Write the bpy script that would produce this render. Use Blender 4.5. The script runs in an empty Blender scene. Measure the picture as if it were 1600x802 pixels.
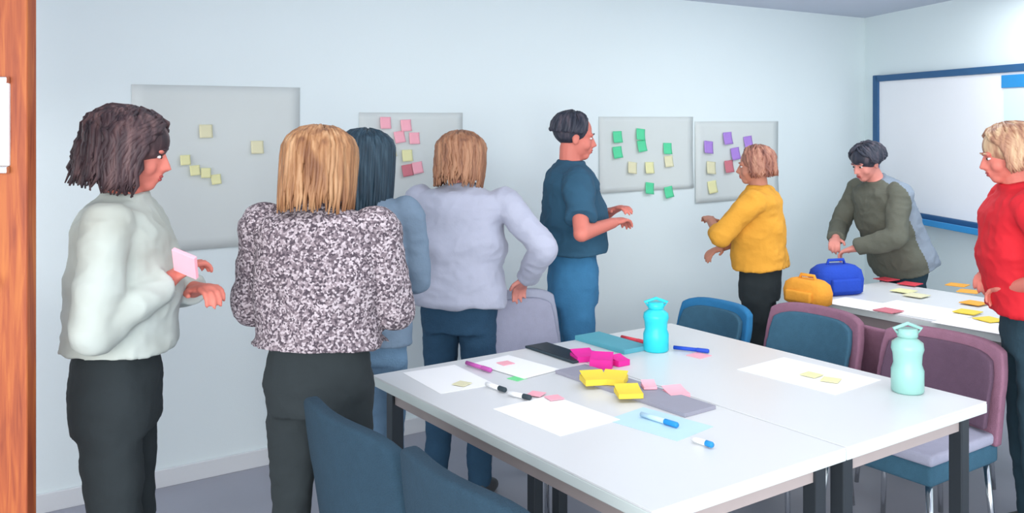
import bpy, bmesh, math, random
from mathutils import Vector, Matrix, Euler, noise
R = math.radians
PI = math.pi
SC = bpy.context.scene
COL = SC.collection
random.seed(7)

# ------------------------------------------------------------ camera, world, light
CAMH = 1.65
cam_d = bpy.data.cameras.new('camera'); cam = bpy.data.objects.new('camera', cam_d); COL.objects.link(cam)
cam.location = (0, 0, CAMH); cam.rotation_euler = (R(90), 0, 0)
cam_d.lens = 36 * 1475 / 1600; cam_d.sensor_width = 36; cam_d.shift_y = -(401 - 185) / 1600
cam_d.clip_start = 0.05
SC.camera = cam
SC.view_settings.view_transform = 'Standard'; SC.view_settings.look = 'None'
SC.view_settings.exposure = 0.86; SC.view_settings.gamma = 1.0
SC.view_settings.use_curve_mapping = False
w = bpy.data.worlds.new('world'); SC.world = w; w.use_nodes = True
w.node_tree.nodes['Background'].inputs[0].default_value = (0.93, 0.97, 1.0, 1)
w.node_tree.nodes['Background'].inputs[1].default_value = 1.25

def area(name, loc, rot, sx, sy, power, col):
    d = bpy.data.lights.new(name, 'AREA'); d.shape = 'RECTANGLE'; d.size = sx; d.size_y = sy
    d.energy = power; d.color = col
    o = bpy.data.objects.new(name, d); COL.objects.link(o); o.location = loc; o.rotation_euler = rot
    return o
area('ceiling_fill_near', (0.6, 2.6, 2.38), (0, 0, 0), 3.0, 1.6, 13, (1.0, 0.99, 0.96))  # general fill: unseen lamp added just below the ceiling
area('ceiling_fill_far', (2.2, 4.7, 2.38), (0, 0, R(35)), 1.6, 1.2, 13, (0.97, 0.99, 1.0))  # added fill without a visible fixture, lifts the far right of the room
area('rear_fill', (-1.6, -5.5, 2.0), (R(85), 0, R(-10)), 8.0, 3.6, 420, (1.0, 1.0, 0.99))  # broad soft light added behind the camera to even out the room

# ------------------------------------------------------------ materials
MATS = {}
def mat(name, col, rough=0.6, metal=0.0, var=0.0, vscale=8, bump=0.0, bscale=80, spec=0.3, sheen=0.0, trans=0.0):
    if name in MATS: return MATS[name]
    m = bpy.data.materials.new(name); m.use_nodes = True
    nt = m.node_tree; b = nt.nodes['Principled BSDF']
    b.inputs['Roughness'].default_value = rough; b.inputs['Metallic'].default_value = metal
    b.inputs['Specular IOR Level'].default_value = spec
    if sheen: b.inputs['Sheen Weight'].default_value = sheen
    if trans: b.inputs['Transmission Weight'].default_value = trans
    tc = nt.nodes.new('ShaderNodeTexCoord')
    if var:
        n = nt.nodes.new('ShaderNodeTexNoise'); n.inputs['Scale'].default_value = vscale; n.inputs['Detail'].default_value = 5
        nt.links.new(tc.outputs['Object'], n.inputs['Vector'])
        mx = nt.nodes.new('ShaderNodeMix'); mx.data_type = 'RGBA'
        mx.inputs[6].default_value = tuple(max(0, c * (1 - var)) for c in col) + (1,)
        mx.inputs[7].default_value = tuple(min(1, c * (1 + var)) for c in col) + (1,)
        nt.links.new(n.outputs['Fac'], mx.inputs[0]); nt.links.new(mx.outputs[2], b.inputs['Base Color'])
    else:
        b.inputs['Base Color'].default_value = tuple(col) + (1,)
    if bump:
        n2 = nt.nodes.new('ShaderNodeTexNoise'); n2.inputs['Scale'].default_value = bscale; n2.inputs['Detail'].default_value = 3
        nt.links.new(tc.outputs['Object'], n2.inputs['Vector'])
        bp = nt.nodes.new('ShaderNodeBump'); bp.inputs['Strength'].default_value = bump; bp.inputs['Distance'].default_value = 0.01
        nt.links.new(n2.outputs['Fac'], bp.inputs['Height']); nt.links.new(bp.outputs[0], b.inputs['Normal'])
    MATS[name] = m; return m
def ramp_mat(name, scale, stops, stretch=(1, 1, 1), rough=0.7, kind='noise', bump=0.3, detail=6, dist=0.0):
    m = bpy.data.materials.new(name); m.use_nodes = True
    nt = m.node_tree; b = nt.nodes['Principled BSDF']; b.inputs['Roughness'].default_value = rough
    b.inputs['Specular IOR Level'].default_value = 0.25
    tc = nt.nodes.new('ShaderNodeTexCoord'); mp = nt.nodes.new('ShaderNodeMapping'); mp.inputs['Scale'].default_value = stretch
    nt.links.new(tc.outputs['Object'], mp.inputs[0])
    if kind == 'noise':
        n = nt.nodes.new('ShaderNodeTexNoise'); n.inputs['Scale'].default_value = scale; n.inputs['Detail'].default_value = detail
        n.inputs['Distortion'].default_value = dist; out = n.outputs['Fac']
    else:
        n = nt.nodes.new('ShaderNodeTexVoronoi'); n.inputs['Scale'].default_value = scale
        sp = nt.nodes.new('ShaderNodeSeparateColor'); nt.links.new(n.outputs['Color'], sp.inputs[0]); out = sp.outputs[0]
    nt.links.new(mp.outputs[0], n.inputs['Vector'])
    r = nt.nodes.new('ShaderNodeValToRGB')
    while len(r.color_ramp.elements) < len(stops): r.color_ramp.elements.new(0.5)
    for e, (p, c) in zip(r.color_ramp.elements, stops): e.position = p; e.color = tuple(c) + (1,)
    nt.links.new(out, r.inputs[0]); nt.links.new(r.outputs[0], b.inputs['Base Color'])
    if bump:
        bp = nt.nodes.new('ShaderNodeBump'); bp.inputs['Strength'].default_value = bump; bp.inputs['Distance'].default_value = 0.004
        nt.links.new(out, bp.inputs['Height']); nt.links.new(bp.outputs[0], b.inputs['Normal'])
    MATS[name] = m; return m
def srgb(r, g, b):
    f = lambda c: (c / 255 / 12.92) if c / 255 <= 0.04045 else ((c / 255 + 0.055) / 1.055) ** 2.4
    return (f(r), f(g), f(b))

mat('wall_paint', (0.76, 0.85, 0.87), 0.75, var=0.03, vscale=1.2, bump=0.05, bscale=200)
mat('ceiling_paint', (0.62, 0.66, 0.76), 0.9, var=0.02, vscale=2)
mat('floor', (0.36, 0.37, 0.43), 0.45, var=0.10, vscale=3, bump=0.04, bscale=60)
mat('table_white', (0.71, 0.73, 0.74), 0.32, var=0.015, vscale=3, spec=0.4)
mat('table_edge', (0.68, 0.76, 0.74), 0.4, var=0.04)
mat('apron', (0.42, 0.36, 0.35), 0.5, var=0.1)
mat('dark_metal', (0.05, 0.06, 0.07), 0.4, 0.6)
mat('chrome', (0.75, 0.78, 0.80), 0.2, 1.0, var=0.02)
mat('white_metal', (0.80, 0.83, 0.85), 0.35, 0.2, var=0.02)
ramp_mat('orange_wood', 5, [(0.25, srgb(124, 56, 38)), (0.5, srgb(156, 80, 46)), (0.75, srgb(178, 104, 54))], (14, 14, 1.0), 0.5, bump=0.15, dist=0.6)
mat('paper', (0.93, 0.94, 0.95), 0.8, var=0.01)
mat('flipchart', (0.66, 0.71, 0.70), 0.85, var=0.035, vscale=3)
mat('whiteboard', (0.88, 0.89, 0.93), 0.25, var=0.01)
mat('navy_frame', srgb(42, 90, 135), 0.45, var=0.05)
mat('bright_blue', srgb(40, 140, 205), 0.4, var=0.06)
mat('light_cyan', srgb(215, 240, 250), 0.7, var=0.02)
mat('skin_ruddy', srgb(206, 120, 106), 0.55, var=0.10, vscale=14, bump=0.06, bscale=300)
mat('skin_pale', srgb(215, 142, 130), 0.55, var=0.08, vscale=14, bump=0.06, bscale=300)
mat('skin_tan', srgb(190, 130, 108), 0.55, var=0.08, vscale=14, bump=0.06, bscale=300)
mat('lip', srgb(165, 75, 75), 0.45, var=0.05)
mat('eye_white', (0.75, 0.75, 0.75), 0.2, var=0.01); mat('iris', (0.03, 0.02, 0.015), 0.15, var=0.1)
def hair(name, c0, c1, c2): return ramp_mat(name, 40, [(0.3, c0), (0.5, c1), (0.72, c2)], (1, 1, 0.12), 0.5, bump=0.5)
hair('hair_darkbrown', srgb(42, 36, 42), srgb(70, 54, 58), srgb(112, 88, 88))
hair('hair_lightbrown', srgb(116, 78, 56), srgb(154, 112, 78), srgb(188, 150, 114))
hair('hair_bluedark', srgb(32, 48, 60), srgb(42, 62, 76), srgb(66, 88, 102))
hair('hair_brown', srgb(118, 82, 66), srgb(156, 112, 86), srgb(186, 142, 112))
hair('hair_black', srgb(38, 42, 54), srgb(54, 58, 70), srgb(92, 84, 92))
hair('hair_reddish', srgb(112, 74, 68), srgb(158, 108, 92), srgb(198, 150, 126))
hair('hair_darkblond', srgb(128, 88, 76), srgb(172, 130, 104), srgb(212, 184, 148))
ramp_mat('white_shirt', 3.2, [(0.3, srgb(164, 168, 160)), (0.48, srgb(176, 184, 178)), (0.68, srgb(186, 196, 194))], (1, 1, 1), 0.9, bump=0.35, detail=4)
ramp_mat('tweed', 170, [(0.15, srgb(74, 66, 74)), (0.42, srgb(112, 101, 108)), (0.62, srgb(142, 130, 136)), (0.85, srgb(184, 174, 180))], (1, 1, 1), 0.95, 'voronoi', bump=0.5)
mat('lavender_knit', srgb(172, 176, 194), 0.9, var=0.10, vscale=7, bump=0.25, bscale=40, sheen=0.2)
mat('slate_shirt', srgb(112, 132, 152), 0.9, var=0.12, vscale=9, bump=0.2)
mat('navy_shirt', srgb(46, 84, 108), 0.9, var=0.10, vscale=8, bump=0.2, bscale=30)
mat('mustard_knit', srgb(214, 154, 56), 0.9, var=0.10, vscale=9, bump=0.3, bscale=60)
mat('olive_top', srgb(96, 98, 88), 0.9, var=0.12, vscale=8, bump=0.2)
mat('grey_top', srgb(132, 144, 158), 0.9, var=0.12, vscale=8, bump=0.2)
mat('red_top', srgb(206, 34, 46), 0.8, var=0.10, vscale=6, bump=0.2, bscale=30)
mat('black_cloth', srgb(44, 51, 54), 0.95, var=0.10, vscale=6, bump=0.2, bscale=40)
mat('denim_blue', srgb(58, 116, 156), 0.9, var=0.18, vscale=16, bump=0.3, bscale=120)
mat('denim_light', srgb(108, 140, 168), 0.9, var=0.14, vscale=16, bump=0.3, bscale=120)
mat('denim_dark', srgb(44, 76, 102), 0.9, var=0.14, vscale=16, bump=0.3, bscale=120)
mat('teal_dark', srgb(44, 68, 80), 0.9, var=0.10, vscale=10, bump=0.2)
mat('shoe', (0.06, 0.065, 0.07), 0.6, var=0.1)
mat('slate_fabric', srgb(38, 62, 78), 0.95, var=0.14, vscale=30, bump=0.4, bscale=250)
mat('teal_fabric', srgb(62, 102, 124), 0.95, var=0.14, vscale=30, bump=0.4, bscale=250)
mat('blue_fabric', srgb(48, 122, 172), 0.95, var=0.14, vscale=30, bump=0.4, bscale=250)
mat('mauve_fabric', srgb(142, 102, 122), 0.95, var=0.14, vscale=30, bump=0.4, bscale=250)
mat('plum_fabric', srgb(98, 76, 94), 0.95, var=0.14, vscale=30, bump=0.4, bscale=250)
mat('lilac_fabric', srgb(168, 170, 190), 0.95, var=0.08, vscale=30, bump=0.3, bscale=250)
for n, c in dict(magenta=(228, 44, 156), yellow=(238, 208, 70), pink=(248, 176, 190), green=(92, 214, 160), mint_green=(120, 222, 150), pale_yellow=(232, 230, 176),
                 cream=(226, 222, 186), purple=(172, 134, 216), cyan=(66, 208, 220), teal=(92, 168, 184), orange=(240, 170, 60), red=(222, 70, 84), rose=(206, 120, 132),
                 royal=(38, 78, 190), grey_folder=(152, 152, 166), pale_blue=(190, 222, 240), marker_violet=(190, 90, 170), dark=(52, 66, 74), mint=(172, 212, 208)).items():
    mat(n, srgb(*c), 0.6, var=0.04, vscale=20)
mat('mint_plastic', srgb(146, 194, 186), 0.3, var=0.03); mat('cyan_plastic', srgb(50, 205, 220), 0.3, var=0.05)
mat('orange_cloth', srgb(232, 160, 58), 0.9, var=0.15, vscale=14, bump=0.3); mat('royal_cloth', srgb(36, 72, 178), 0.9, var=0.12, vscale=14, bump=0.3)

# ------------------------------------------------------------ helpers
def tag(o, label, cat, group=None):
    o['label'] = label; o['category'] = cat
    if group: o['group'] = group
    return o
def empty(name, loc, rz, label, cat, group=None):
    o = bpy.data.objects.new(name, None); COL.objects.link(o); o.empty_display_size = 0.05
    o.location = loc; o.rotation_euler = (0, 0, rz)
    return tag(o, label, cat, group)
def link(name, me, m, parent=None, smooth=True):
    o = bpy.data.objects.new(name, me); COL.objects.link(o); o.parent = parent
    ms = m if isinstance(m, (list, tuple)) else [m]
    for k in ms: me.materials.append(MATS[k])
    if smooth:
        for p in me.polygons: p.use_smooth = True
    return o
def obj(name, bm, m, parent=None, smooth=True):
    me = bpy.data.meshes.new(name); bm.to_mesh(me); bm.free()
    return link(name, me, m, parent, smooth)
def box(bm, c, s, rot=None, bev=0.0, seg=2):
    M = Matrix.Translation(c) @ (rot.to_4x4() if rot else Matrix.Identity(4)) @ Matrix.Diagonal((s[0], s[1], s[2], 1))
    r = bmesh.ops.create_cube(bm, size=1, matrix=M)
    if bev:
        es = list({e for v in r['verts'] for e in v.link_edges})
        bmesh.ops.bevel(bm, geom=es, offset=bev, segments=seg, affect='EDGES', profile=0.6)
def frame_of(d):
    d = d.normalized(); u = Vector((0, 0, 1)) if abs(d.z) < 0.9 else Vector((0, 1, 0))
    a = d.cross(u).normalized(); return a, a.cross(d).normalized()
def ringloft(bm, rings, closed=True):
    vs = [[bm.verts.new(p) for p in r] for r in rings]; n = len(rings[0])
    for a, b in zip(vs, vs[1:]):
        for i in range(n): bm.faces.new((a[i], a[(i + 1) % n], b[(i + 1) % n], b[i]))
    if closed:
        bm.faces.new(vs[0][::-1]); bm.faces.new(vs[-1])
def tube(bm, pts, rads, n=10):
    pts = [Vector(p) for p in pts]
    if not isinstance(rads, (list, tuple)): rads = [rads] * len(pts)
    rings = []; a = None
    for i, p in enumerate(pts):
        d = (pts[min(i + 1, len(pts) - 1)] - pts[max(i - 1, 0)])
        if d.length < 1e-6: d = Vector((0, 0, 1))
        d.normalize()
        if a is None: a, b = frame_of(d)
        a = (a - d * a.dot(d)); a = a.normalized() if a.length > 1e-5 else frame_of(d)[0]
        b = a.cross(d)
        rings.append([p + (a * math.cos(t) + b * math.sin(t)) * rads[i] for t in [2 * PI * k / n for k in range(n)]])
    ringloft(bm, rings)
def ball(bm, c, r, rot=None, u=16, v=12):
    if not isinstance(r, (list, tuple)): r = (r, r, r)
    M = Matrix.Translation(c) @ (rot.to_4x4() if rot else Matrix.Identity(4)) @ Matrix.Diagonal((*r, 1))
    bmesh.ops.create_uvsphere(bm, u_segments=u, v_segments=v, radius=1, matrix=M)
def limb(bm, p0, p1, r0, r1):
    tube(bm, [p0, p1], [r0, r1], 14); ball(bm, p0, r0); ball(bm, p1, r1)
def ellipse_ring(c, hx, hy, ax=Vector((1, 0, 0)), ay=Vector((0, 1, 0)), n=28, e=2.4):
    out = []
    for k in range(n):
        t = 2 * PI * k / n; ct, st = math.cos(t), math.sin(t)
        out.append(c + ax * (math.copysign(abs(ct) ** (2 / e), ct) * hx) + ay * (math.copysign(abs(st) ** (2 / e), st) * hy))
    return out
def fused(name, bm, m, parent, voxel=0.006, smooth=3, disp=0.0, dsize=0.08):
    me = bpy.data.meshes.new(name); bm.normal_update(); bmesh.ops.recalc_face_normals(bm, faces=bm.faces); bm.to_mesh(me); bm.free()
    o = bpy.data.objects.new(name, me); COL.objects.link(o)
    r = o.modifiers.new('r', 'REMESH'); r.mode = 'VOXEL'; r.voxel_size = voxel; r.use_smooth_shade = True
    s = o.modifiers.new('s', 'SMOOTH'); s.factor = 0.5; s.iterations = smooth
    dg = bpy.context.evaluated_depsgraph_get()
    me2 = bpy.data.meshes.new_from_object(o.evaluated_get(dg))
    bpy.data.objects.remove(o); bpy.data.meshes.remove(me)
    if disp:
        off = Vector((random.random() * 9, random.random() * 9, 0))
        nrm = [v.normal.copy() for v in me2.vertices]
        for v, n_ in zip(me2.vertices, nrm):
            q = v.co + off
            f = noise.noise(Vector((q.x, q.y, q.z * 1.6)) / dsize) + 0.6 * (0.5 - abs(noise.noise(Vector((q.x * 1.3 + q.z, q.y * 1.3, q.z * 1.8 - q.x)) / dsize * 1.4)))
            v.co += n_ * f * disp
    me2.name = name
    return link(name, me2, m, parent)

# ------------------------------------------------------------ people
def person(label, loc, yaw, H=1.70, head=(0, 0), lean=0, top='white_shirt', bottom='black_cloth', skin='skin_pale',
           hairm='hair_brown', hairlen=0.1, wave=0.0, locks=150, hairw=1.0, lh=(-0.2, 0.1, 0.85), rh=(0.2, 0.1, 0.85), sleeve='long', loose=0.0,
           topz=0.50, sw=1.0, curl=0.5, seed=1, lelb=(-1, -0.5, -0.2), relb=(1, -0.5, -0.2), fringe=0.0, body=True, headdrop=0):
    """local frame: looks along +Y, right hand +X; lh/rh are wrist targets in metres for the left and right hand."""
    rnd = random.Random(seed); k = H / 1.70
    root = empty('person', loc, yaw, label, 'person', 'people around the tables')
    hip = Vector((0, 0, 0.90 * k)); L = Matrix.Rotation(-lean, 3, 'X')
    def sp(x, y, z):                       # point of the upper body with the lean applied
        return hip + L @ (Vector((x, y, z)) * k - Vector((0, 0, 0.90 * k)))
    AX = Vector((1, 0, 0)); AY = L @ Vector((0, 1, 0))
    sh = 0.185 * sw
    S = {-1: sp(-sh, -0.01, 1.395), 1: sp(sh, -0.01, 1.395)}
    def ik(s, t, pole, a=0.29 * k, b=0.255 * k):
        d = t - s; D = min(d.length, (a + b) * 0.995); d.normalize(); t = s + d * D
        x = (a * a - b * b + D * D) / (2 * D); h = math.sqrt(max(a * a - x * x, 0))
        p = Vector(pole); p = (p - d * p.dot(d)).normalized()
        return s + d * x + p * h, t
    E, W = {}, {}
    for s, t, pl in ((-1, lh, lelb), (1, rh, relb)): E[s], W[s] = ik(S[s], Vector(t), pl)
    # ---- torso outlines (z, half width, half depth, y offset)
    tor = [(0.86, 0.165, 0.105, 0.0), (0.93, 0.165, 0.11, -0.005), (1.02, 0.148, 0.10, 0.0), (1.10, 0.138, 0.098, 0.005), (1.20, 0.15, 0.108, 0.008), (1.30, 0.168, 0.112, 0.0),
           (1.37, 0.175 * sw, 0.10, -0.008), (1.42, 0.15 * sw, 0.075, -0.012), (1.455, 0.085, 0.058, -0.012), (1.475, 0.06, 0.052, -0.008)]
    nk = sp(0, -0.012, 1.46)
    hr = Euler((head[1], 0, head[0])).to_matrix() ; hr = hr @ Matrix.Identity(3)
    hc = sp(0, 0.012, 1.595 - headdrop)                        # centre of the head
    def hp(x, y, z): return hc + hr @ (Vector((x, y, z)) * k)
    hq = hr.copy()
    b = bmesh.new()
    ringloft(b, [ellipse_ring(sp(0, yo, z), hw * k * 0.95, hd * k * 0.93, AX, AY) for z, hw, hd, yo in tor])
    limb(b, nk, hp(0, -0.018, -0.06), 0.055 * k, 0.052 * k)
    ball(b, hp(0, -0.012, 0.030), (0.074 * k, 0.092 * k, 0.082 * k), hq, 24, 18)       # cranium
    ball(b, hp(0, 0.018, -0.028), (0.060 * k, 0.068 * k, 0.078 * k), hq, 20, 16)       # face
    ball(b, hp(0, 0.050, -0.086), (0.030 * k, 0.030 * k, 0.024 * k), hq); ball(b, hp(0, 0.052, -0.058), (0.036 * k, 0.032 * k, 0.030 * k), hq)               # chin
    for s in (-1, 1):
        ball(b, hp(s * 0.036, 0.044, -0.034), (0.026 * k, 0.032 * k, 0.030 * k), hq)   # cheek
        ball(b, hp(s * 0.028, 0.074, 0.016), (0.026 * k, 0.012 * k, 0.009 * k), hq)    # brow
        ball(b, hp(s * 0.074, -0.008, -0.012), (0.009 * k, 0.018 * k, 0.029 * k), hq)  # ear
        ball(b, hp(s * 0.011, 0.090, -0.036), 0.009 * k)
    tube(b, [hp(0, 0.076, 0.012), hp(0, 0.090, -0.012), hp(0, 0.103, -0.033), hp(0, 0.086, -0.042)], [0.008 * k, 0.010 * k, 0.012 * k, 0.008 * k], 10)
    ball(b, hp(0, 0.082, -0.058), (0.022 * k, 0.010 * k, 0.009 * k), hq); ball(b, hp(0, 0.079, -0.070), (0.019 * k, 0.010 * k, 0.008 * k), hq)
    # ---- arms and hands
    for s in (-1, 1):
        limb(b, S[s], E[s], 0.046 * k, 0.036 * k); limb(b, E[s], W[s], 0.038 * k, 0.026 * k)
        d = (W[s] - E[s]).normalized(); up = (E[s] - (S[s] + W[s]) / 2)
        side = d.cross(Vector((0, 0, 1)));
        if side.length < 0.2: side = d.cross(Vector((s, 0, 0)))
        side.normalize(); nrm = side.cross(d).normalized()
        if abs(d.z) > 0.75:                                 # hanging hand: palm faces the thigh
            side = Vector((0, 1, 0)); side = (side - d * side.dot(d)).normalized(); nrm = Vector((s, 0, 0)); nrm = (nrm - d * nrm.dot(d)).normalized()
            th = side
        else:
            th = side * (-s) if (side.x * s) > 0 else side * s
            th = side * (1 if side.dot(Vector((-s, 0, 0.3))) > 0 else -1)
        palm = W[s] + d * 0.048 * k
        M = Matrix((th, nrm, d)).transposed()
        ball(b, palm, (0.038 * k, 0.016 * k, 0.054 * k), M); limb(b, W[s], palm, 0.025 * k, 0.018 * k)
        for q, (off, ln) in enumerate(((0.029, 0.072), (0.010, 0.082), (-0.010, 0.076), (-0.028, 0.058))):
            p = palm + d * 0.036 * k + th * off * k; a = 0.12
            dd = d + th * off * 2.0; dd.normalize()
            for g, fr in enumerate((0.46, 0.31, 0.23)):
                a += curl * (0.5, 0.9, 0.7)[g]
                e = p + (dd * math.cos(a) - nrm * math.sin(a)) * ln * fr * k
                limb(b, p, e, (0.0088 - 0.0008 * g) * k, (0.0080 - 0.0008 * g) * k); p = e
        t0 = W[s] + d * 0.020 * k + th * 0.022 * k; t1 = t0 + (d * 0.6 + th * 0.75 - nrm * 0.2).normalized() * 0.040 * k
        t2 = t1 + (d * 0.95 + th * 0.25 - nrm * 0.25).normalized() * 0.030 * k
        limb(b, t0, t1, 0.0125 * k, 0.010 * k); limb(b, t1, t2, 0.010 * k, 0.0085 * k)
    # ---- legs
    leg = {}
    for s in (-1, 1):
        h_ = Vector((s * 0.088, 0, 0.88)) * k; kn = Vector((s * 0.098, 0.02, 0.48)) * k; an = Vector((s * 0.105, -0.015, 0.09)) * k
        leg[s] = (h_, kn, an)
        limb(b, h_, kn, 0.078 * k, 0.052 * k); tube(b, [kn, kn.lerp(an, 0.3), an], [0.052 * k, 0.055 * k, 0.034 * k], 14); ball(b, an, 0.034 * k)
        tube(b, [an + Vector((0, -0.03, -0.05)), an + Vector((0, 0.06, -0.055)), an + Vector((0, 0.15, -0.065))], [0.032, 0.032, 0.02], 10)
    fused('body', b, skin, root, 0.0055 if hairlen < 9 else 0.006, 2)
    # ---- eyes
    for s in (-1, 1):
        b = bmesh.new(); ball(b, hp(s * 0.029, 0.0735, -0.001), (0.0125 * k, 0.0085 * k, 0.0055 * k), hq); eo = obj('eye', b, 'eye_white', root)
        b = bmesh.new(); ball(b, hp(s * 0.029, 0.0800, -0.001), (0.0078 * k, 0.0035 * k, 0.0056 * k), hq); obj('iris', b, 'iris', eo)
        b = bmesh.new(); tube(b, [hp(s * 0.012, 0.086, 0.018), hp(s * 0.032, 0.087, 0.023), hp(s * 0.050, 0.072, 0.018)], [0.002, 0.0035, 0.0015], 6); obj('eyebrow', b, hairm, root)
    b = bmesh.new(); ball(b, hp(0, 0.0885, -0.0585), (0.020 * k, 0.006 * k, 0.0048 * k), hq); ball(b, hp(0, 0.0865, -0.068), (0.017 * k, 0.006 * k, 0.0055 * k), hq); obj('lips', b, 'lip', root)
    # ---- top
    b = bmesh.new(); g = 0.012 + loose
    rings = []
    for z, hw, hd, yo in tor:
        if z * 1.0 < topz - 0.001 + 0.36: continue
        f = g * (1.25 if z < 1.3 else (0.7 if z < 1.44 else 0.25))
        rings.append(ellipse_ring(sp(0, yo, z), (hw + f) * k, (hd + f * 0.9) * k, AX, AY))
    zl = topz + 0.36
    z0, hw0, hd0, yo0 = tor[0]
    rings.insert(0, ellipse_ring(sp(0, 0, min(zl, tor[1][0] - 0.02) if zl < 0.93 else zl), (0.166 + g * 1.3) * k, (0.112 + g) * k, AX, AY))
    if zl < 0.84: rings.insert(1, ellipse_ring(sp(0, 0, 0.86), (0.170 + g * 1.4) * k, (0.118 + g) * k, AX, AY))
    ringloft(b, rings)
    gs = 0.007 + loose * 0.32
    for s in (-1, 1):
        ball(b, S[s] + Vector((-s * 0.01, 0, -0.005)), (0.056 + gs) * k)
        if sleeve == 'short':
            e1 = S[s].lerp(E[s], 0.72); tube(b, [S[s], S[s].lerp(E[s], .4), e1], [(0.054 + gs) * k, (0.054 + gs) * k, (0.052 + gs) * k], 18)
        else:
            tube(b, [S[s], E[s]], [(0.052 + gs) * k, (0.042 + gs) * k], 18); ball(b, E[s], (0.042 + gs) * k)
            f = 0.97 if sleeve == 'long' else 0.35
            e1 = E[s].lerp(W[s], f); tube(b, [E[s], E[s].lerp(W[s], f * .6), e1], [(0.043 + gs) * k, (0.038 + gs) * k, (0.030 + gs) * k], 18)
    # rolled neckline
    ringpts = [sp(0.060 * math.cos(t), -0.010 + 0.056 * math.sin(t), 1.462 - 0.012 * math.sin(t)) for t in [2 * PI * i / 20 for i in range(21)]]
    tube(b, ringpts, 0.010 * k, 8)
    tops = fused('shirt', b, top if not isinstance(top, tuple) else list(top), root, 0.007, 4, 0.009 + loose * 0.12, 0.13)
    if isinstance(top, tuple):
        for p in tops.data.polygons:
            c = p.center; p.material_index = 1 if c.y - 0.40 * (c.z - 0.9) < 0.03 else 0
    # ---- trousers
    b = bmesh.new()
    ringloft(b, [ellipse_ring(Vector((0, 0, z)) * k, hw * k, hd * k) for z, hw, hd in ((0.79, 0.165, 0.118), (0.88, 0.180, 0.122), (0.95, 0.170, 0.118), (1.03, 0.152, 0.110))])
    for s in (-1, 1):
        h_, kn, an = leg[s]
        tube(b, [h_, h_.lerp(kn, .5), kn, kn.lerp(an, .3), an.lerp(kn, -0.02)], [0.092 * k, 0.082 * k, 0.064 * k, 0.064 * k, 0.050 * k], 18); ball(b, h_, 0.092 * k)
    fused('trousers', b, bottom, root, 0.009, 3, 0.007, 0.09)
    for s in (-1, 1):
        an = leg[s][2]; b = bmesh.new()
        ringloft(b, [ellipse_ring(Vector((an.x, an.y + y, 0.004 + hz)), hw, hz, Vector((1, 0, 0)), Vector((0, 0, 1)), 16, 2.6) for y, hw, hz in
                     ((-0.055, 0.02, 0.03), (-0.04, 0.036, 0.048), (0.02, 0.040, 0.052), (0.09, 0.046, 0.038), (0.15, 0.044, 0.028), (0.185, 0.028, 0.018))])
        obj('shoe', b, 'shoe', root)
    # ---- hair: a cap over the skull plus many locks
    b = bmesh.new()
    cc = hp(0, -0.022, 0.036)
    ball(b, cc, (0.084 * k * hairw, 0.094 * k * hairw, 0.084 * k), hq, 28, 20)
    if hairlen > 0.12: ball(b, hp(0, -0.045, -0.03), (0.078 * k * hairw, 0.062 * k * hairw, 0.085 * k), hq, 24, 18)
    if hairlen > 0.22:
        ball(b, hp(0, -0.055, -0.03 - hairlen * 0.35), (0.088 * k * hairw, 0.052 * k * hairw, 0.10 * k), hq, 24, 18)
    for i in range(locks):
        az = rnd.uniform(-PI, PI); elv = rnd.uniform(0.05, 1.0) ** 0.7 * PI / 2
        # azimuth 0 = front (+Y)
        front = abs(az) < 1.05
        el = elv if not front else rnd.uniform(0.85, 1.35)
        azt = az if not front else math.copysign(rnd.uniform(1.15, 1.7), az)   # front locks are swept to the side
        if front and fringe and rnd.random() < fringe: azt = az
        pts = []; nseg = 9; ph = rnd.uniform(0, 6.28); Ln = hairlen * rnd.uniform(0.8, 1.08)
        rr = rnd.uniform(1.0, 1.10)
        e0 = el
        for j in range(nseg):
            t = j / (nseg - 1)
            arc = min(t / 0.45, 1.0); down = max(0, (t - 0.45) / 0.55)
            e_ = e0 * (1 - arc); a_ = az + (azt - az) * min(1, t * 2.2)
            wv = wave * math.sin(ph + t * 13) * (0.3 + t)
            x = math.sin(a_) * math.cos(e_) * 0.084 * hairw * rr; y = math.cos(a_) * math.cos(e_) * 0.092 * hairw * rr
            z = math.sin(e_) * 0.086 * rr
            x *= 1 + down * 0.04; z -= down * (Ln)
            if fringe and azt == az and front: z = max(z, 0.012)
            x += wv * 0.8 * math.cos(a_); y += -wv * 0.8 * math.sin(a_) + wave * 0.5 * math.cos(ph + t * 11)
            p = cc + hr @ (Vector((x, y, z)) * k)
            if down > 0:                                     # locks hang by gravity and clear the neck
                p = p + Vector((0, -0.006, 0)) * down
            pts.append(p)
        r0 = rnd.uniform(0.007, 0.012) * k
        tube(b, pts, [r0 * q for q in (0.4, 0.8, 1, 1, 1, 0.95, 0.85, 0.65, 0.25)], 6)
    obj('hair', b, hairm, root)
    return root

# ------------------------------------------------------------ directions of the room: U along the table length, N towards the far wall
U = Vector((0.58, -0.81, 0)).normalized(); N = Vector((0.815, 0.575, 0)).normalized()
AZN = math.atan2(N.y, N.x)                  # rotation that maps local X to N
ROT = Matrix((N, -U, Vector((0, 0, 1)))).transposed()      # local X -> N, local Y -> -U
RZ = math.atan2(N.y, N.x)

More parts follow.
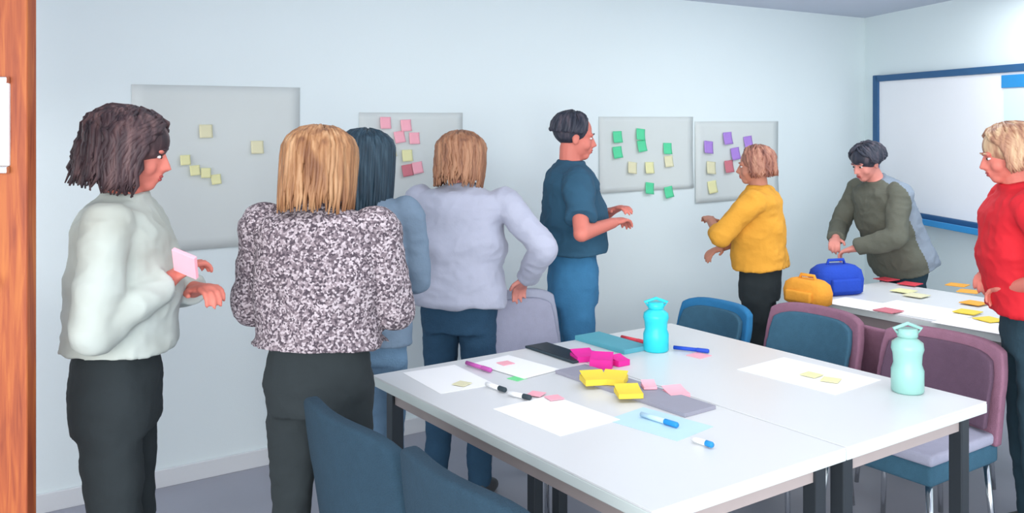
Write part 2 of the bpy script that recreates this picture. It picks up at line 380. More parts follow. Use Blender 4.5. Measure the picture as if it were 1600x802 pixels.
# ------------------------------------------------------------ setting
def struct(name, bm, m, parent=None, smooth=False):
    o = obj(name, bm, m, parent, smooth)
    if parent is None: o['kind'] = 'structure'
    return o
b = bmesh.new(); box(b, (0.5, 3.0, -0.05), (11, 13, 0.1)); struct('floor', b, 'floor')
CEIL = 2.41
b = bmesh.new(); box(b, (0.5, 4.2, CEIL + 0.05), (11, 9, 0.1)); struct('ceiling', b, 'ceiling_paint')
def wall(name, p0, p1, thick=0.12, h=CEIL):
    p0 = Vector((*p0, 0)); p1 = Vector((*p1, 0)); d = p1 - p0; n = Vector((-d.y, d.x, 0)).normalized()
    b = bmesh.new(); box(b, (p0 + p1) / 2 + n * thick / 2 + Vector((0, 0, h / 2)), (d.length, thick, h), Matrix.Rotation(math.atan2(d.y, d.x), 3, 'Z'))
    return struct(name, b, 'wall_paint')
CORN = (2.67, 7.15)
wall('wall_far', (-3.2, 5.31 - 3.2 * 0.69), CORN)
RD = Vector((0.15, -1, 0)).normalized()
pR = (CORN[0] + RD.x * 5.5, CORN[1] + RD.y * 5.5)
wall('wall_right', CORN, pR)
def bb(name, p0, p1):
    p0 = Vector((*p0, 0)); p1 = Vector((*p1, 0)); d = p1 - p0; n = Vector((-d.y, d.x, 0)).normalized()
    b = bmesh.new(); box(b, (p0 + p1) / 2 - n * 0.008 + Vector((0, 0, 0.04)), (d.length, 0.016, 0.08), Matrix.Rotation(math.atan2(d.y, d.x), 3, 'Z'), 0.003)
    struct(name, b, 'white_metal')
bb('baseboard_far', (-3.0, 5.31 - 3.0 * 0.69), CORN); bb('baseboard_right', CORN, pR)

# left: orange timber door standing open, seen at the frame's edge
root = bpy.data.objects.new('door_1', None); COL.objects.link(root); root.location = (-1.62, 2.3, 0); root['kind'] = 'structure'
b = bmesh.new()
for x0, x1, z0, z1 in ((0.33, 0.45, 0.005, 2.38), (-0.45, -0.33, 0.005, 2.38), (-0.33, 0.33, 2.10, 2.38), (-0.33, 0.33, 0.005, 1.27), (-0.33, 0.33, 1.53, 1.75)):
    box(b, ((x0 + x1) / 2, 0, (z0 + z1) / 2), (x1 - x0 + 0.0005, 0.045, z1 - z0), None, 0.002, 1)
box(b, (0, 0, 1.92), (0.68, 0.045, 0.37))
struct('leaf', b, 'orange_wood', root)
b = bmesh.new(); box(b, (0.06, -0.005, 1.635), (0.70, 0.05, 0.20), None, 0.004); struct('sign_panel', b, 'white_metal', root)
b = bmesh.new()
box(b, (0.06, -0.032, 1.742), (0.70, 0.018, 0.016), None, 0.003); box(b, (0.06, -0.032, 1.526), (0.70, 0.018, 0.016), None, 0.003)
struct('metal_trim', b, 'chrome', root)
b = bmesh.new(); tube(b, [(0.20, -0.03, 1.26), (0.20, -0.07, 1.26), (0.24, -0.07, 1.26), (0.37, -0.07, 1.255)], 0.010, 12); box(b, (0.20, -0.027, 1.25), (0.05, 0.008, 0.16), None, 0.003); struct('handle', b, 'chrome', root)

# ------------------------------------------------------------ tables
def loc2(base, u, n, z=0): return Vector((base[0], base[1], 0)) + U * u + N * n + Vector((0, 0, z))
def table(label, corner, length, width):
    """corner = near-left corner; length along U, width along N"""
    root = empty('table', loc2(corner, length / 2, width / 2), RZ, label, 'table', 'white meeting tables')
    # local X = N, local Y = -U
    b = bmesh.new(); box(b, (0, 0, 0.7385), (width - 0.004, length, 0.003), None, 0.001, 1)
    box(b, (0, 0, 0.7355), (width - 0.003, length - 0.001, 0.004), None, 0.001, 1); obj('tabletop', b, 'table_white', root, False)
    b = bmesh.new(); box(b, (0, 0, 0.719), (width - 0.002, length + 0.002, 0.030), None, 0.003, 2); obj('edge_band', b, 'table_edge', root, False)
    b = bmesh.new()
    for s in (-1, 1):
        box(b, (s * (width / 2 - 0.06), 0, 0.675), (0.025, length - 0.12, 0.055)); box(b, (0, s * (length / 2 - 0.06), 0.675), (width - 0.12, 0.025, 0.055))
    obj('apron', b, 'apron', root, False)
    for sx in (-1, 1):
        for sy in (-1, 1):
            b = bmesh.new(); box(b, (sx * (width / 2 - 0.06), sy * (length / 2 - 0.06), 0.353), (0.045, 0.045, 0.70), None, 0.004)
            box(b, (sx * (width / 2 - 0.06), sy * (length / 2 - 0.06), 0.006), (0.055, 0.055, 0.012), None, 0.003); obj('leg', b, 'dark_metal', root, False)
    return root
A = (-0.50, 3.34)
table('front white table half, the one nearest the camera with papers and markers on it', A, 1.42, 0.735)
A2 = loc2(A, 0, 0.737)
table('white table half on the side of the blue and mauve chairs', (A2.x, A2.y), 1.42, 0.735)
P2_ = (1.45, 4.83)
table('white table farther back at right, in front of the person in the red top', P2_, 1.40, 0.75)

# ------------------------------------------------------------ chairs
def chair(label, pos, rz, back='mauve_fabric', seat='lilac_fabric', under='teal_fabric', front=None, bh=0.80, wdt=0.50):
    """local: sitter looks along +Y, origin under the seat centre"""
    root = empty('chair', (pos[0], pos[1], 0), rz, label, 'chair', 'upholstered meeting chairs')
    b = bmesh.new(); box(b, (0, 0, 0.455), (wdt - 0.03, 0.46, 0.04), None, 0.018, 4); obj('seat', b, seat, root)
    b = bmesh.new(); box(b, (0, 0, 0.400), (wdt - 0.04, 0.45, 0.075), None, 0.018, 3); obj('seat_base', b, under, root)
    def curved(y0, th, z0, z1, ww):
        b = bmesh.new(); rows = []
        nx, nz = 14, 10
        def pt(i, j, o):
            u = -1 + 2 * i / nx; v = j / nz
            z = z0 + (z1 - z0) * v; edge = 1 - 0.10 * max(0, v - 0.75) * 4 * 0.5
            x = u * ww / 2 * edge; y = y0 - 0.07 * v + 0.05 * u * u + o
            zz = z - 0.03 * (abs(u) ** 5) * (v > 0.5) * v
            return Vector((x, y, zz))
        g = [[[b.verts.new(pt(i, j, o)) for j in range(nz + 1)] for i in range(nx + 1)] for o in (th / 2, -th / 2)]
        for s in range(2):
            for i in range(nx):
                for j in range(nz):
                    f = [g[s][i][j], g[s][i + 1][j], g[s][i + 1][j + 1], g[s][i][j + 1]]
                    b.faces.new(f if s else f[::-1])
        for i in range(nx):
            for j in (0, nz): b.faces.new((g[0][i][j], g[0][i + 1][j], g[1][i + 1][j], g[1][i][j]))
        for j in range(nz):
            for i in (0, nx): b.faces.new((g[0][i][j], g[0][i][j + 1], g[1][i][j + 1], g[1][i][j]))
        bmesh.ops.recalc_face_normals(b, faces=b.faces)
        return b
    bk = obj('backrest', curved(-0.24, 0.045, 0.43, bh, wdt), back, root)
    m = bk.modifiers.new('bevel', 'BEVEL'); m.width = 0.012; m.segments = 3; m.limit_method = 'ANGLE'
    fp = obj('back_cushion', curved(-0.21, 0.03, 0.49, bh - 0.035, wdt - 0.07), front or under, root)
    m = fp.modifiers.new('bevel', 'BEVEL'); m.width = 0.010; m.segments = 3; m.limit_method = 'ANGLE'
    for sx in (-1, 1):
        for sy in (-1, 1):
            b = bmesh.new(); x, y = sx * (wdt / 2 - 0.05), sy * 0.19
            tube(b, [(x * 1.12, y * 1.12, 0.0), (x, y, 0.37)], [0.010, 0.013], 12); obj('leg', b, 'chrome', root)
    return root
fN = math.atan2(N.y, N.x) - PI / 2          # chair facing +N
fM = fN + PI                                 # chair facing -N
# slate chairs in front of the near edge, backs to the camera
c0 = loc2((-0.52, 2.63), 0.22, 0.23); chair('dark slate chair by the front table, beside the person in the speckled jacket', c0, fN, 'slate_fabric', 'slate_fabric', 'slate_fabric', bh=0.895, wdt=0.54)
c1 = loc2((-0.52, 2.63), 0.78, 0.22); chair('dark slate chair nearest the camera, its back at the bottom edge of the picture', c1, fN, 'slate_fabric', 'slate_fabric', 'slate_fabric', bh=0.92, wdt=0.52)
chair('mauve backed chair with lilac seat, closest to the red top person', (1.50, 3.60), fM, 'mauve_fabric', 'lilac_fabric', 'teal_fabric', 'plum_fabric', 0.80, 0.52)
chair('mauve backed chair with teal front, middle of the row behind the front table', loc2((1.50, 3.60), -0.60, 0.0), fM, 'mauve_fabric', 'lilac_fabric', 'teal_fabric', 'teal_fabric', 0.80, 0.50)
chair('bright blue low chair at the far corner of the front table', loc2((1.50, 3.60), -1.17, -0.02), fM, 'blue_fabric', 'blue_fabric', 'teal_fabric', 'teal_fabric', 0.74, 0.46)
chair('mauve chair facing the far table, in front of its lower corner', loc2((1.50, 3.60), -0.32, 0.66), fN, 'mauve_fabric', 'lilac_fabric', 'plum_fabric', None, 0.74, 0.46)
chair('pale lavender chair at the left end of the front table, behind the lavender sweater', (0.17, 4.09), R(216), 'lavender_knit', 'lilac_fabric', 'lilac_fabric', None, 0.86, 0.44)

# ------------------------------------------------------------ whiteboard on the right wall
rw0 = Vector((*CORN, 0)); rn = Vector((-1, -0.15, 0)).normalized()     # normal into the room
def rwp(t, z, off=0.0): return rw0 + RD * t + rn * off + Vector((0, 0, z))
rbz = math.atan2(RD.y, RD.x)
wb = empty('whiteboard', rwp(1.35, 1.46, 0.0), rbz, 'large whiteboard with a dark blue frame on the right wall', 'whiteboard')
# local x along RD (towards camera), local y = left of it; into the room = -? computed below
ysn = -1 if (Matrix.Rotation(rbz, 3, 'Z') @ Vector((0, 1, 0))).dot(rn) < 0 else 1
zt, zb = 1.94 - 1.46, 0.99 - 1.46; zc = (zt + zb) / 2
x0, x1 = -1.12, 1.25
b = bmesh.new(); box(b, ((x0 + x1) / 2, ysn * 0.022, zc), (x1 - x0, 0.018, zt - zb), None, 0.002); obj('board', b, 'whiteboard', wb, False)
b = bmesh.new()
box(b, (x0, ysn * 0.026, zc), (0.07, 0.04, zt - zb + 0.05), None, 0.006); box(b, (x1, ysn * 0.026, zc), (0.05, 0.04, zt - zb + 0.05), None, 0.006)
box(b, ((x0 + x1) / 2, ysn * 0.026, zt), (x1 - x0, 0.04, 0.045), None, 0.006); box(b, ((x0 + x1) / 2, ysn * 0.026, zb), (x1 - x0, 0.04, 0.045), None, 0.006)
obj('frame', b, 'navy_frame', wb, False)
b = bmesh.new(); box(b, ((x0 + x1) / 2 + 0.2, ysn * 0.075, zb - 0.03), (1.9, 0.09, 0.018), None, 0.004); box(b, ((x0 + x1) / 2 + 0.2, ysn * 0.115, zb - 0.02), (1.9, 0.012, 0.04), None, 0.004)
obj('pen_tray', b, 'bright_blue', wb, False)
b = bmesh.new(); box(b, (0.75, ysn * 0.037, zt - 0.075), (0.95, 0.012, 0.075), None, 0.003); obj('blue_header', b, 'bright_blue', wb, False)
b = bmesh.new(); box(b, (0.72, ysn * 0.036, zt - 0.27), (0.85, 0.006, 0.30)); obj('film', b, 'light_cyan', wb, False)

# ------------------------------------------------------------ paper on the far wall
WD = Vector((1, 0.69, 0)).normalized(); WN = Vector((0.69, -1, 0)).normalized()    # WN into the room
wz = math.atan2(WD.y, WD.x)
def wallpt(px):
    q = (px - 800) / 1475; z = 5.31 / (1 - 0.69 * q); return Vector((q * z, z, 0)), z
def hgt(py, z): return CAMH - (py - 185) / 1475 * z
def sheet(label, xa, xb, za, zb_, tilt=0.0):
    a, _ = wallpt(xa); c, _ = wallpt(xb); wd = (c - a).length
    o = bpy.data.objects.new('flip_chart_paper', None)
    b = bmesh.new(); n = 14; h = zb_ - za
    g = []
    for i in range(n + 1):
        for j in range(n + 1):
            u = i / n - 0.5; v = j / n - 0.5
            y = -0.006 - 0.012 * max(0, -v) ** 2 * 2 - 0.003 * math.sin(u * 9 + v * 3)
            g.append((u * wd, y, v * h))
    vs = [b.verts.new(p) for p in g]
    for i in range(n):
        for j in range(n):
            b.faces.new((vs[i * (n + 1) + j], vs[(i + 1) * (n + 1) + j], vs[(i + 1) * (n + 1) + j + 1], vs[i * (n + 1) + j + 1]))
    o = obj('flip_chart_paper', b, 'flipchart'); m = o.modifiers.new('s', 'SOLIDIFY'); m.thickness = 0.001; m.offset = 0
    mid = (a + c) / 2; o.location = (mid.x, mid.y, (za + zb_) / 2); o.rotation_euler = (0, tilt, wz)
    return tag(o, label, 'paper', 'flip chart sheets on the far wall')
sheet('largest pale grey flip chart sheet, on the wall right of the white shirt person', 205, 468, 1.05, 1.80)
sheet('grey flip chart sheet with pink notes, behind the dark haired person', 560, 722, 1.15, 1.68)
sheet('flip chart sheet with green and cream notes, beside the navy shirt person', 935, 1082, 1.20, 1.66)
sheet('flip chart sheet with purple and rose notes, above the mustard top', 1085, 1215, 1.10, 1.63)

PAD = {}
def note(label, px, py, m, grp, size=0.076, rot=0.0, off=0.022, n='sticky_note'):
    w_, z = wallpt(px)
    key = (m, size)
    if key not in PAD:
        b = bmesh.new(); k_ = 6; h = size / 2; vs = []
        for i in range(k_ + 1):
            for j in range(k_ + 1):
                u = i / k_ * 2 - 1; v = j / k_ * 2 - 1
                vs.append(b.verts.new((u * h, -0.012 * size / .076 * ((1 - v) / 2) ** 2, v * h)))
        for i in range(k_):
            for j in range(k_):
                b.faces.new((vs[i * 7 + j], vs[(i + 1) * 7 + j], vs[(i + 1) * 7 + j + 1], vs[i * 7 + j + 1]))
        o = obj(n, b, m); md = o.modifiers.new('s', 'SOLIDIFY'); md.thickness = 0.0008; PAD[key] = o
    else:
        o = PAD[key].copy(); COL.objects.link(o)
    p = w_ + WN * (off - 0.006); o.location = (p.x, p.y, hgt(py, z)); o.rotation_euler = (0, rot, wz)
    return tag(o, label, 'sticky note', grp)
g1 = 'pale yellow notes on the largest flip chart sheet'
for l, px, py in (('pale yellow note in front of the white shirt person, leftmost and highest of its row', 288, 250), ('pale yellow note second from the left beside the white shirt person', 303, 266),
                  ('pale yellow note second from the right beside the white shirt person', 320, 270), ('pale yellow note rightmost and lowest of the row by the white shirt person', 336, 280)):
    note(l, px, py, 'pale_yellow', g1, 0.045, random.uniform(-.1, .1))
note('grey cream note faint near the top of the largest flip chart sheet', 320, 205, 'cream', g1, 0.06); note('grey cream note faint at the right of the largest flip chart sheet', 400, 230, 'cream', g1, 0.06)
g2 = 'notes on the sheet behind the dark haired person'
for l, px, py, m in (('pink note highest on the left half of the middle sheet', 600, 192, 'pink'), ('pink note next to the top centre of the middle sheet', 632, 196, 'pink'), ('pink note at the centre of the middle sheet', 622, 214, 'pink'),
                     ('pink note touching the brown haired head on the left', 645, 216, 'pink'), ('cream note left, above the dark hair', 608, 236, 'cream'), ('cream note right of the dark hair, under the pink ones', 634, 243, 'pale_yellow'),
                     ('rose pink note lowest on the middle sheet', 634, 266, 'rose'), ('pink note low, beside the brown hair', 650, 262, 'pink')):
    note(l, px, py, m, g2, 0.06, random.uniform(-.15, .15))
g3 = 'green and cream notes on the third sheet'
for l, px, py, m in (('green note leftmost, near the navy shirt person face', 962, 214, 'green'), ('green note highest of the third sheet', 998, 210, 'green'), ('green note below the highest one', 1000, 228, 'green'),
                     ('green note just right of the navy shirt person', 962, 238, 'green'), ('green note at right edge of the third sheet', 1040, 232, 'green'), ('cream note left in the third sheet', 985, 262, 'cream'),
                     ('cream note at centre of the third sheet', 1012, 262, 'pale_yellow'), ('cream note at right of the third sheet', 1042, 252, 'cream'), ('green note lower left corner of the third sheet', 1012, 294, 'green'), ('green note at the lowest right of the third sheet', 1042, 300, 'green')):
    note(l, px, py, m, g3, 0.07, random.uniform(-.15, .15))
g4 = 'purple and rose notes on the fourth sheet'
for l, px, py, m in (('purple note leftmost, at mid height of the fourth sheet', 1104, 230, 'purple'), ('purple note highest on the fourth sheet', 1134, 216, 'purple'), ('purple note right of the highest purple one', 1166, 222, 'purple'),
                     ('purple note in the centre of the fourth sheet', 1146, 240, 'purple'), ('rose note above the mustard top person', 1136, 260, 'rose'), ('cream note left of the rose one', 1108, 262, 'cream'), ('pale yellow note lowest on the fourth sheet', 1110, 292, 'pale_yellow')):
    note(l, px, py, m, g4, 0.08, random.uniform(-.15, .15))

# ------------------------------------------------------------ people in place
person('person in a white shirt with wavy dark hair, beside the orange door', (-1.13, 2.70, 0), R(-80), 1.66, (R(4), R(-12)), R(3), 'white_shirt', 'black_cloth', 'skin_ruddy',
       'hair_darkbrown', 0.15, 0.026, 320, 1.22, lh=(-0.08, 0.20, 1.14), rh=(0.10, 0.16, 1.20), loose=0.032, topz=0.67, seed=3, lelb=(-1, -0.6, -0.6), relb=(0.7, -0.6, -1), curl=0.7)
person('person in a speckled grey jacket with light brown hair, seen from behind', (-0.60, 2.93, 0), R(-8), 1.605, (R(-6), R(-8)), R(2), 'tweed', 'black_cloth', 'skin_pale',
       'hair_lightbrown', 0.19, 0.006, 260, 1.28, lh=(-0.12, 0.24, 1.02), rh=(0.12, 0.24, 1.02), loose=0.040, topz=0.65, sw=1.06, seed=5, lelb=(-0.6, -0.6, -1), relb=(0.6, -0.6, -1))
person('person with long straight blue-black hair, between speckled jacket and lavender sweater', (-0.56, 3.56, 0), R(-12), 1.59, (R(-10), R(-6)), R(3), 'slate_shirt', 'denim_light', 'skin_pale',
       'hair_bluedark', 0.27, 0.004, 260, 1.25, lh=(-0.22, 0.1, 0.86), rh=(0.08, 0.26, 1.0), loose=0.015, seed=8, relb=(0.5,-0.5,-1))
person('person in a lavender grey sweater and dark jeans with brown hair', (-0.23, 4.08, 0), R(-14), 1.575, (R(-10), R(-8)), R(4), 'lavender_knit', 'denim_dark', 'skin_pale',
       'hair_brown', 0.165, 0.014, 240, 1.2, lh=(-0.10, 0.24, 0.98), lelb=(-0.5,-0.5,-1), rh=(0.27, 0.12, 0.95), loose=0.040, topz=0.56, sw=1.15, seed=9, relb=(1, -0.6, -0.2))
person('person in a navy shirt and blue jeans with folded arms, facing the green notes', (0.29, 4.52, 0), R(-84), 1.665, (R(0), R(-6)), R(0), 'navy_shirt', 'denim_blue', 'skin_ruddy',
       'hair_black', 0.02, 0.003, 130, 1.0, lh=(-0.06, 0.19, 1.19), rh=(0.21, 0.15, 1.17), sleeve='short', loose=0.035, topz=0.68, sw=1.15, seed=12, lelb=(-1, -0.7, -0.5), relb=(0.8, -0.9, 0), curl=0.6)
person('person in a mustard yellow top and black trousers near the purple notes', (1.32, 5.02, 0), R(66), 1.49, (R(6), R(-4)), R(2), 'mustard_knit', 'black_cloth', 'skin_tan',
       'hair_reddish', 0.10, 0.010, 200, 1.05, lh=(-0.10, 0.24, 1.10), rh=(0.08, 0.22, 0.94), sleeve='half', loose=0.04, topz=0.62, sw=1.1, seed=15, curl=0.6)
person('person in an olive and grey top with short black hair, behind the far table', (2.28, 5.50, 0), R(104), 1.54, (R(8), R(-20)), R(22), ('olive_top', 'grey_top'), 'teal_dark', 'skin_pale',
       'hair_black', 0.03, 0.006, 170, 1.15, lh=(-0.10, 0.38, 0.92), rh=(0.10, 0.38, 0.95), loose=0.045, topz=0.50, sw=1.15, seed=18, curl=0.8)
person('person in a bright red top with dark blond hair, at the right edge', (2.01, 3.62, 0), R(75), 1.62, (R(0), R(-14)), R(8), 'red_top', 'teal_dark', 'skin_ruddy',
       'hair_darkblond', 0.10, 0.006, 220, 1.1, lh=(-0.14, 0.12, 1.02), rh=(0.10, 0.14, 1.04), sleeve='half', loose=0.045, topz=0.62, sw=1.15, seed=21, curl=0.8)

# ------------------------------------------------------------ things on the tables
def on_table(px, py, zt_=0.740):
    z = (CAMH - zt_) * 1475 / (py - 185); return Vector(((px - 800) / 1475 * z, z, zt_))
def slab(name, label, cat, px, py, sx, sy, sz, m, rz=0.0, grp=None, bev=0.001, zt_=0.740):
    """flat thing lying on a table; sx along the table length, sy across"""
    b = bmesh.new(); box(b, (0, 0, sz / 2), (sx, sy, sz), None, min(bev, sz * 0.3), 2); o = obj(name, b, m, None, False)
    o.location = on_table(px, py, zt_ + 0.0003); o.rotation_euler = (0, 0, math.atan2(U.y, U.x) + rz); return tag(o, label, cat, grp)
gp = 'loose white papers on the front table'
slab('sheet_of_paper', 'white paper nearest the camera on the front table', 'paper', 868, 648, 0.32, 0.24, 0.0016, 'paper', 0.04, gp)
slab('sheet_of_paper', 'white paper at the left corner of the front table', 'paper', 700, 592, 0.30, 0.21, 0.0012, 'paper', -0.08, gp)
slab('sheet_of_paper', 'white paper under the violet marker, beside the dark tablet', 'paper', 806, 573, 0.28, 0.18, 0.0012, 'paper', 0.12, gp, zt_=0.742)
slab('sheet_of_paper', 'pale blue paper under the blue marker', 'paper', 1030, 662, 0.26, 0.18, 0.0012, 'pale_blue', 0.15, gp)
slab('sheet_of_paper', 'white paper on the table half near the mauve chairs', 'paper', 1262, 586, 0.40, 0.28, 0.0012, 'paper', 0.05, gp)
slab('folder', 'long grey folder lying along the join of the two table halves', 'folder', 985, 610, 0.62, 0.14, 0.012, 'grey_folder', 0.02)
# tablet
t = empty('tablet', on_table(874, 553), math.atan2(U.y, U.x), 'dark tablet lying beside the magenta notes', 'tablet')
b = bmesh.new(); box(b, (0, 0, 0.005), (0.30, 0.11, 0.009), None, 0.003, 3); obj('case', b, 'dark', t, False)
b = bmesh.new(); box(b, (0, 0, 0.0098), (0.28, 0.09, 0.001)); obj('screen', b, 'dark_metal', t, False)
slab('notebook', 'teal notebook between the navy shirt person and the magenta notes', 'notebook', 955, 539, 0.30, 0.13, 0.018, 'teal', 0.0)
def pad(label, px, py, m, s=0.076, h=0.012, rz=0.0, zt_=0.7405):
    o = empty('sticky_note_pad', on_table(px, py, zt_), rz, label, 'sticky notes', 'sticky note pads on the front table')
    b = bmesh.new(); box(b, (0, 0, h / 2), (s, s, h), None, 0.001, 1); obj('pad', b, m, o, False)
    b = bmesh.new(); vs = []
    for i in range(6):
        for j in (0, 1): vs.append(b.verts.new(((j - .5) * s, (i / 5 - .5) * s, h + 0.001 + 0.012 * (i / 5) ** 2)))
    for i in range(5): b.faces.new((vs[2 * i], vs[2 * i + 1], vs[2 * i + 3], vs[2 * i + 2]))
    f = obj('top_note', b, m, o, False); q = f.modifiers.new('s', 'SOLIDIFY'); q.thickness = 0.001
    return o
pad('magenta pad of sticky notes standing highest beside the tablet', 912, 562, 'magenta', 0.08, 0.02, 0.3)
pad('magenta pad of sticky notes, middle one above the yellow pads', 940, 574, 'magenta', 0.08, 0.035, -0.2)
pad('magenta pad of sticky notes, small one at right of the others', 968, 570, 'magenta', 0.055, 0.02, 0.6)
pad('yellow pad of sticky notes at left end of the grey folder middle', 928, 598, 'yellow', 0.08, 0.02, 0.2, 0.7535)
pad('yellow pad of sticky notes under the magenta pads', 960, 598, 'yellow', 0.08, 0.02, -0.3, 0.7535)
pad('yellow pad of sticky notes nearest the pink pad', 982, 618, 'yellow', 0.08, 0.015, 0.1, 0.7535)
pad('pink pad of sticky notes at right end of the grey folder', 1056, 618, 'pink', 0.07, 0.012, 0.3)
pad('small pink pad left of the rightmost pink pad', 1014, 606, 'pink', 0.045, 0.008, 0.1, 0.7535)
gn = 'flat notes on the front table'
slab('sticky_note', 'small green note in front of the grey folder', 'sticky note', 808, 592, 0.05, 0.05, 0.002, 'mint_green', 0.2, gn)
slab('sticky_note', 'pale pink note on the front paper, left', 'sticky note', 838, 616, 0.05, 0.05, 0.002, 'pink', 0.5, gn, zt_=0.744)
slab('sticky_note', 'pale pink note on the front paper, right', 'sticky note', 866, 622, 0.05, 0.05, 0.002, 'pink', -0.2, gn, zt_=0.744)
slab('sticky_note', 'pink note beside the violet marker on the white paper', 'sticky note', 790, 568, 0.05, 0.05, 0.002, 'pink', 0.0, gn, zt_=0.744)
slab('sticky_note', 'pale pink note far right of the cyan bottle', 'sticky note', 1092, 556, 0.07, 0.07, 0.002, 'pink', 0.1, gn)
slab('sticky_note', 'pale yellow note on the paper by the mauve chairs, left', 'sticky note', 1268, 586, 0.06, 0.06, 0.002, 'pale_yellow', 0.1, gn, zt_=0.744)
slab('sticky_note', 'pale yellow note on the paper by the mauve chairs, right', 'sticky note', 1298, 594, 0.06, 0.06, 0.002, 'pale_yellow', 0.4, gn, zt_=0.744)
slab('sticky_note', 'beige note at the left corner of the front table', 'sticky note', 722, 600, 0.05, 0.05, 0.002, 'cream', 0.4, gn, zt_=0.744)
def marker(label, px, py, m, cap, L_=0.13, rz=0.0, zt_=0.7425):
    o = empty('marker', on_table(px, py, zt_ + 0.008), math.atan2(U.y, U.x) + rz, label, 'marker', 'felt markers on the front table')
    b = bmesh.new(); tube(b, [(-L_ / 2, 0, 0), (L_ * 0.15, 0, 0)], 0.0075, 14); obj('barrel', b, m, o)
    b = bmesh.new(); tube(b, [(L_ * 0.15, 0, 0), (L_ * 0.17, 0, 0), (L_ / 2 - 0.004, 0, 0), (L_ / 2, 0, 0)], [0.0078, 0.0085, 0.0085, 0.006], 14); obj('cap', b, cap, o)
marker('violet marker lying in front of the lavender sweater', 748, 573, 'marker_violet', 'marker_violet', 0.14, 0.1)
marker('black capped marker left of the green note', 775, 605, 'paper', 'dark', 0.10, 0.1)
marker('short black capped marker left of the front paper', 812, 618, 'paper', 'dark', 0.09, 0.3)
marker('blue marker on the pale blue paper', 1030, 656, 'pale_blue', 'bright_blue', 0.14, 0.1)
marker('small blue capped marker nearest the camera', 1098, 691, 'paper', 'bright_blue', 0.07, 0.1)
marker('red marker beside the cyan bottle', 990, 531, 'red', 'red', 0.13, 0.1)
marker('royal blue marker right of the cyan bottle', 1080, 546, 'royal', 'royal', 0.14, 0.5)
marker('navy marker between the magenta pads and the teal notebook', 935, 553, 'royal', 'dark', 0.14, 0.2)
def lathe(bm, prof, n=28):
    ringloft(bm, [[Vector((r * math.cos(2 * PI * i / n), r * math.sin(2 * PI * i / n), z)) for i in range(n)] for r, z in prof])
def bottle(label, px, py, m, capm, h, r):
    o = empty('drinking_bottle', on_table(px, py), 0, label, 'bottle')
    b = bmesh.new(); lathe(b, [(r * .9, 0), (r, 0.006), (r, h * .35), (r * .86, h * .45), (r * .9, h * .6), (r, h * .68), (r * .95, h * .78), (r * .55, h * .86), (r * .5, h * .88)]); obj('flask', b, m, o)
    b = bmesh.new(); lathe(b, [(r * .62, h * .875), (r * .64, h * .88), (r * .62, h * .99), (r * .55, h)]); obj('cap', b, capm, o)
    b = bmesh.new(); tube(b, [(-r * .6, 0, h * .93), (-r * .9, 0, h * 1.0), (0, 0, h * 1.08), (r * .9, 0, h * 1.0), (r * .6, 0, h * .93)], 0.006, 8); obj('carry_loop', b, capm, o)
bottle('cyan drinking bottle near the far edge of the front table', 1025, 548, 'cyan_plastic', 'cyan_plastic', 0.19, 0.05)
bottle('mint green drinking bottle on the corner of the front table before the mauve chairs', 1418, 612, 'mint_plastic', 'mint_plastic', 0.21, 0.052)

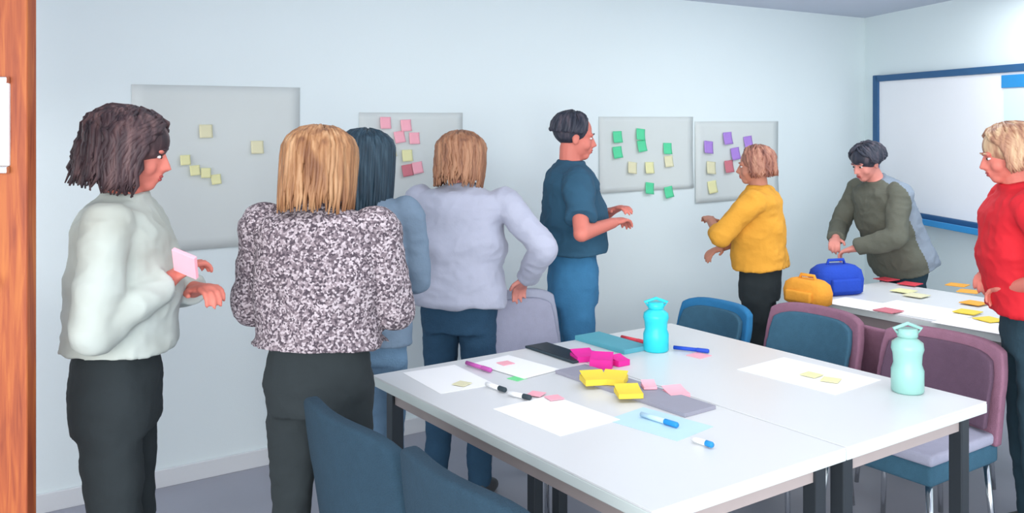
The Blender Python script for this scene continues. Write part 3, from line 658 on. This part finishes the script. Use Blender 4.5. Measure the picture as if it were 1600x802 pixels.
# far table: papers, notes, bags
gq = 'papers on the far table'
for l, px, py, m, sx, sy in (('white paper at the left of the far table', 1345, 476, 'paper', .3, .21), ('white paper in the middle of the far table', 1440, 486, 'paper', .42, .3), ('white paper near the red top person on the far table', 1525, 508, 'paper', .3, .21)):
    slab('sheet_of_paper', l, 'paper', px, py, sx, sy, 0.0015, m, 0.05, gq, zt_=0.7405 + 0.0018 * (px % 3))
gr = 'coloured notes on the far table'
for l, px, py, m in (('red note farthest on the far table', 1385, 437, 'red'), ('red note next to the cream ones on the far table', 1422, 444, 'red'), ('cream note on the far table, left of the pair', 1412, 455, 'pale_yellow'),
                     ('cream note on the far table, right of the pair', 1432, 462, 'cream'), ('rose note on the far table before the white paper', 1388, 486, 'rose'), ('orange note on the far table, farthest from the camera', 1496, 446, 'orange'), ('orange note on the far table, middle of three', 1514, 456, 'orange'),
                     ('orange note on the far table above the yellow ones', 1522, 474, 'orange'), ('yellow note on the far table, left of the two', 1512, 488, 'yellow'), ('yellow note on the far table, nearest the red top person', 1546, 500, 'yellow')):
    slab('sticky_note', l, 'sticky note', px, py, 0.10, 0.10, 0.004, m, random.uniform(-.3, .3), gr, zt_=0.7465)
def bag(name, label, cat, px, py, s, m, flap, rz, zt_=0.7405):
    o = empty(name, on_table(px, py, zt_), rz, label, cat)
    b = bmesh.new(); ringloft(b, [ellipse_ring(Vector((0, 0, z * s[2])), s[0] / 2 * f, s[1] / 2 * f, e=3.2) for z, f in ((0.0, .90), (0.06, 1), (0.5, 1.04), (0.82, .94), (0.97, .72), (1, .6))]); f_ = obj('bag_body', b, m, o)
    b = bmesh.new(); box(b, (0, -s[1] / 2 - 0.004, s[2] * .35), (s[0] * .62, 0.03, s[2] * .45), None, 0.012, 3); obj('pocket', b, flap, o)
    b = bmesh.new(); tube(b, [(-s[0] * .2, 0, s[2] * .94), (-s[0] * .16, 0, s[2] * 1.15), (s[0] * .16, 0, s[2] * 1.15), (s[0] * .2, 0, s[2] * .94)], 0.008, 8); obj('handle', b, flap, o)
bag('pouch', 'orange cloth pouch at the near left corner of the far table', 'bag', 1262, 474, (0.24, 0.13, 0.12), 'orange_cloth', 'orange_cloth', RZ - PI / 2)
bag('backpack', 'royal blue bag before the person in the olive and grey top', 'bag', 1306, 458, (0.28, 0.16, 0.15), 'royal_cloth', 'royal_cloth', 0.3)
# notes held by the person at left
b = bmesh.new(); box(b, (0, 0, 0), (0.076, 0.012, 0.076), None, 0.001, 1); o = obj('sticky_note_pad', b, 'pink', None, False)
o.location = (-0.90, 2.60, 1.25); o.rotation_euler = (0.5, 0.3, -0.3); tag(o, 'pink note pad held by the white shirt person', 'sticky notes')
